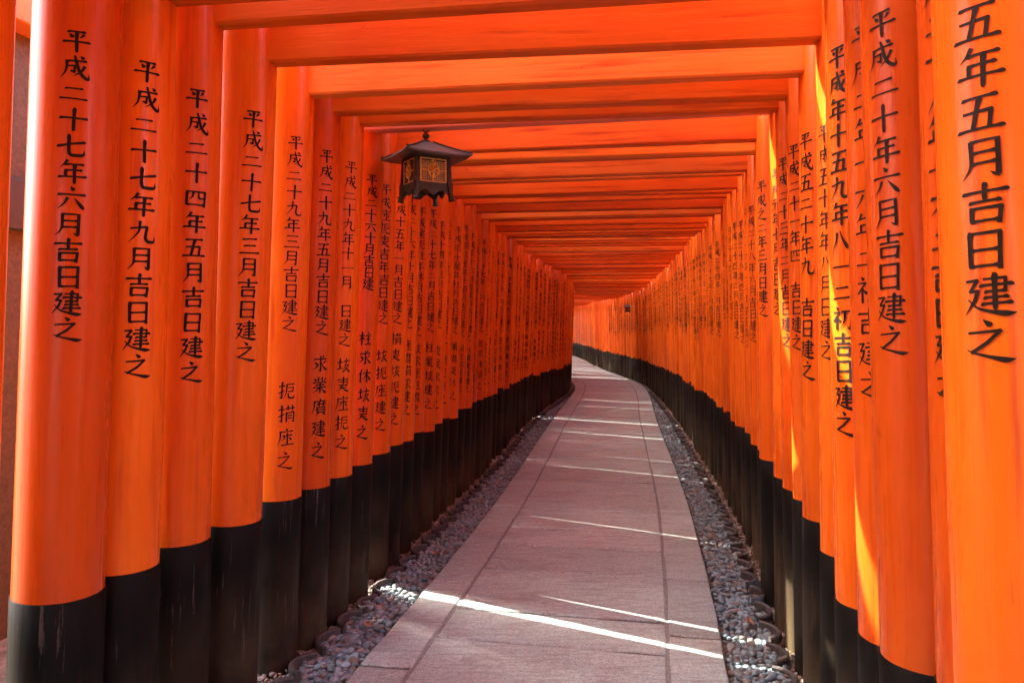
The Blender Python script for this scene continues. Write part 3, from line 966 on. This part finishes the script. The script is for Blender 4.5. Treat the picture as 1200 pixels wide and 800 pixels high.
def edging_mesh(chord=.235, sag=.075, th=.022, h=.095):
    """half-round clay tile standing on edge, hollow side towards -x"""
    V, F = [], []
    n = 12
    Rr = (chord ** 2 / 4 + sag ** 2) / (2 * sag)
    a = math.asin(chord / 2 / Rr)
    for i in range(n + 1):
        t = -a + 2 * a * i / n
        for rr in (Rr - th, Rr):
            x, y = rr * math.cos(t) - (Rr - sag), rr * math.sin(t)
            V += [(x, y, 0), (x, y, h - .006)]
        for rr in (Rr - th + .005, Rr - .005):
            V.append((rr * math.cos(t) - (Rr - sag), rr * math.sin(t), h))
    for i in range(n):
        p, q = i * 6, i * 6 + 6
        F += [(p, p+1, q+1, q), (p+2, q+2, q+3, p+3), (p+1, p+4, q+4, q+1), (p+4, p+5, q+5, q+4), (p+5, p+3, q+3, q+5)]
    F += [(0, 2, 3, 5, 4, 1), tuple(n * 6 + k for k in (1, 4, 5, 3, 2, 0))]
    return V, F


edge_proto = None
for side in (-1, 1):
    face = face_left if side < 0 else face_right
    s, i = 2.0, 0
    while s < 17:
        x, y, th = at(s, side * (face(s) - .085))
        if edge_proto is None:
            V, F = edging_mesh()
            o = edge_proto = mesh_obj('edging_tile', V, F, M['tile'], smooth=False)
        else:
            o = edge_proto.copy(); COL.objects.link(o)
        o.location = (x, y, GZ - .031 + random.uniform(-.004, .004))
        o.rotation_euler = (random.uniform(-.05, .05), random.uniform(-.05, .05), -th + (0 if side > 0 else math.pi) + random.uniform(-.10, .10))
        wh = 'left' if side < 0 else 'right'
        lab = 'curved dark clay edging tile in the scalloped row along the %s gravel strip' % wh
        tag(o, lab, 'edging tile', 'scalloped edging tiles along the %s posts' % wh)
        s += random.uniform(.235, .262); i += 1

M['leaf'] = simple('dry_leaf', (.22, .10, .035), .7, 40, .5, .2)
lv, lf_ = [], []
for i in range(7):
    u = i / 6
    w = .017 * math.sin(math.pi * min(1, u * .92 + .06)) ** .8
    for q, k in ((-1, 1), (0, 0), (1, 1)):
        lv.append((q * w, (u - .5) * .062, .004 + .005 * k + .010 * (u - .4) ** 2 * 4))
for i in range(6):
    for q in range(2):
        a = i * 3 + q
        lf_.append((a, a + 1, a + 4, a + 3))
leaf0 = mesh_obj('fallen_leaf', lv, lf_, M['leaf'])
sd = leaf0.modifiers.new('thick', 'SOLIDIFY'); sd.thickness = .0008
leaf_spots = [(3.35, .86), (4.1, .95), (3.7, -.92), (4.9, -.9), (5.6, .88), (6.4, -.93), (7.1, .92), (2.7, -.98), (8.2, .9)]
for i, (s, lat) in enumerate(leaf_spots):
    o = leaf0 if i == 0 else leaf0.copy()
    if i: COL.objects.link(o)
    x, y, _ = at(s, lat)
    o.location = (x, y, .003 if abs(lat) < .79 else -.008)
    o.rotation_euler = (random.uniform(-.25, .25), random.uniform(-.25, .25), random.uniform(0, 6.28))
    k_ = random.uniform(.7, 1.1); o.scale = (k_, k_, k_)
    tag(o, 'small dry brown leaf lying on the paved middle of the path' if abs(lat) < .79 else 'small dry brown leaf fallen on the grey pebbles',
        'leaf', 'fallen leaves')

# ------------------------------------------------------------------ lanterns
def lantern(loc, rz, hang, label, size=1.0):
    """loc: point where the hook meets the beam; body hangs below"""
    root = empty('hanging_lantern', loc, rz)
    root.scale = (size, size, size)
    tag(root, label, 'lantern', 'bronze lanterns hung from the tie beams')
    z0 = -hang
    # hook and jewel finial
    f = MB()
    f.lathe([(r_ * .8, z_ * .76) for r_, z_ in [(.004, 0), (.030, .0), (.034, .010), (.020, .018), (.012, .026), (.020, .034), (.026, .046), (.022, .058), (.010, .068), (.004, .074)]], 14, (0, 0, z0 - .056))
    ring = [(.018 * math.cos(a), 0, z0 - .002 + .02 + .018 * math.sin(a)) for a in np.linspace(0, 2 * math.pi, 17)]
    f.tube(ring, .004, 6)
    if hang > .05:
        f.tube([(0, 0, z0 + .02), (0, 0, 0)], .004, 6)
    f.build('finial', M['bronze'], root, smooth=True)
    ze = z0 - .056                                   # apex of the roof
    # roof: four concave slopes with a thickness and an upturned rim
    V, F = [], []
    prof = [(.030, .0), (.060, -.019), (.10, -.041), (.140, -.063), (.172, -.079), (.189, -.084)]
    n = 6
    def sq(hw, z, lift):
        out = []
        for e in range(4):
            for k in range(n):
                u = -1 + 2 * k / n
                p = (u * hw, -hw) if e == 0 else (hw, u * hw) if e == 1 else (-u * hw, hw) if e == 2 else (-hw, -u * hw)
                out.append((p[0], p[1], ze + z + lift * abs(u) ** 4))
        return out
    rings = [sq(h, z, .011 * (h / .189) ** 2) for h, z in prof] + [sq(.191, -.093, .011), sq(.16, -.092, .006), sq(.10, -.088, 0)]
    m = 4 * n
    for rg in rings: V += rg
    for i in range(len(rings) - 1):
        for kk in range(m):
            k2 = (kk + 1) % m
            F.append((i*m + kk, i*m + m + kk, i*m + m + k2, i*m + k2))
    F.append(tuple(range(m))); F.append(tuple(range((len(rings) - 1) * m + m - 1, (len(rings) - 1) * m - 1, -1)))
    rf = mesh_obj('roof', V, F, M['copper_roof'], root)
    rg = MB()
    for sx, sy in ((1, 1), (1, -1), (-1, -1), (-1, 1)):
        rg.tube([(sx * h, sy * h, ze + z + .011 * (h / .189) ** 2 + .003) for h, z in prof], .005, 6)
    rg.build('ridge', M['bronze'], rf, smooth=True)
    # body: flared frame of four corner posts, rails and aprons
    zt, zb = ze - .090, ze - .252
    wt, wb = .089, .097
    b = MB()
    b.box((0, 0, zt - .012), (wt * 2 + .02, wt * 2 + .02, .03), .003)
    b.box((0, 0, zb + .010), (wb * 2 + .008, wb * 2 + .008, .034), .003)
    for sx, sy in ((1, 1), (1, -1), (-1, -1), (-1, 1)):
        b.tube([(sx * wt, sy * wt, zt), (sx * wb, sy * wb, zb)], [.015, .016], 4)
        b.tube([(sx * wb, sy * wb, zb + .02), (sx * (wb + .003), sy * (wb + .003), zb - .03), (sx * (wb + .007), sy * (wb + .007), zb - .062), (sx * (wb + .009), sy * (wb + .009), zb - .072)], [.018, .013, .016, .019], 6)
    fr = b.build('frame', M['bronze'], root)
    # scalloped apron under each side, with a middle drop
    ap = MB()
    for e in range(4):
        an = e * math.pi / 2
        pts = []
        for u in np.linspace(-1, 1, 25):
            d = .016 + .030 * (abs(math.cos(u * math.pi)) ** 2.2) * (1.0 if abs(u) < .5 else .9)
            pts.append((u * wb, d))
        vv = []
        for (u, d) in pts:
            for yy in (-wb - .004, -wb + .004):
                vv += [(u, yy, zb + .0), (u, yy, zb - d)]
        ff = []
        for q in range(len(pts) - 1):
            p, r_ = q * 4, q * 4 + 4
            ff += [(p, p+1, r_+1, r_), (p+2, r_+2, r_+3, p+3), (p+1, p+3, r_+3, r_+1)]
        c, s_ = math.cos(an), math.sin(an)
        ap.add([(x * c - y * s_, x * s_ + y * c, z) for x, y, z in vv], ff)
    ap.build('apron', M['bronze'], fr)
    # four windows: paper pane, gilt frame with cross bars, round openwork badge
    for e in range(4):
        an = e * math.pi / 2
        hw, zc, hh = .073, (zt + zb) / 2 + .004, .061
        yy = -(wt + wb) / 2 - .003
        tl = math.atan((wb - wt) / (zt - zb))
        def place(o):
            o.rotation_euler = (-tl, 0, an)
            o.location = (-math.sin(an) * yy * -1 * -1, math.cos(an) * yy, zc)
        mb = MB(); mb.box((0, .004, 0), (hw * 2 + .02, .004, hh * 2 + .02), .001)
        pane = mb.build('window', M['paper'], root)
        pane.location = (-math.sin(an) * yy, math.cos(an) * yy, zc); pane.rotation_euler = (0, 0, an)
        gm = MB()
        for zz in (-hh, hh): gm.box((0, -.002, zz), (hw * 2 + .008, .006, .006), .001)
        for xx in (-hw, hw): gm.box((xx, -.0022, 0), (.006, .006, hh * 2 - .007), .001)
        for sx in (-1, 1): gm.box((sx * (hw + .030) / 2, -.0015, 0), (hw - .036, .004, .005), .001)
        for sz in (-1, 1): gm.box((0, -.0015, sz * (hh + .034) / 2), (.007, .004, hh - .040), .001)
        gm.build('fretwork', M['gold'], pane)
        wm = MB()
        for q in range(13):
            xx = -hw + (q + 1) * hw * 2 / 14
            wm.box((xx, .0005, 0), (.0012, .002, hh * 2 - .01))
        for q in range(11):
            zz = -hh + (q + 1) * hh * 2 / 12
            wm.box((0, .0008, zz), (hw * 2 - .01, .002, .0011))
        wm.build('wire_mesh', M['bronze'], pane)
        bd = MB()
        rp = [(.030 * math.cos(a), -.006, .034 * math.sin(a)) for a in np.linspace(0, 2 * math.pi, 25)]
        bd.tube(rp, .0045, 6)
        for a0 in range(6):
            a = a0 * math.pi / 3 + .3
            bd.tube([(.006 * math.cos(a), -.006, .006 * math.sin(a)), (.016 * math.cos(a + .35), -.008, .018 * math.sin(a + .35)), (.027 * math.cos(a), -.006, .031 * math.sin(a))], [.004, .006, .003], 6)
        bd.lathe([(.009, -.003), (.009, .003)], 10, (0, -.006, 0))
        for sx in (-1, 1): bd.tube([(0, -.006, .055), (sx * .012, -.006, .048), (sx * .010, -.006, .036)], .003, 5)
        bd.build('badge', M['gold'], pane)
    return root

lx, ly = -.470, 4.19
lantern((lx, ly, 2.548), R(30), .016, 'square dark bronze lantern with gilt windows hanging near the left posts')
s = S_OF_Y(18.4)
fx, fy, fth = at(s, .47)
lantern((fx, fy, 2.30), -fth, .60, 'tiny far bronze lantern hanging near the right posts where the path bends', .6)

# ------------------------------------------------------------------ building behind the left posts
bl = empty('earthen_building', (-2.60, 3.95, 0), -R(11))
tag(bl, 'brown earthen walled building with dark rail glimpsed behind the left posts', 'building')
mb = MB(); mb.box((0, 0, 1.9), (.30, 2.4, 3.95), .01); mb.build('wall', M['earthwall'], bl)
mb = MB(); mb.box((.17, 0, 2.08), (.06, 2.44, .25), .006); mb.build('rail', M['darkwood'], bl)
mb = MB(); mb.box((.22, 0, 3.02), (.16, 2.5, .16), .006); mb.build('eave_beam', M['beam_faded'], bl)
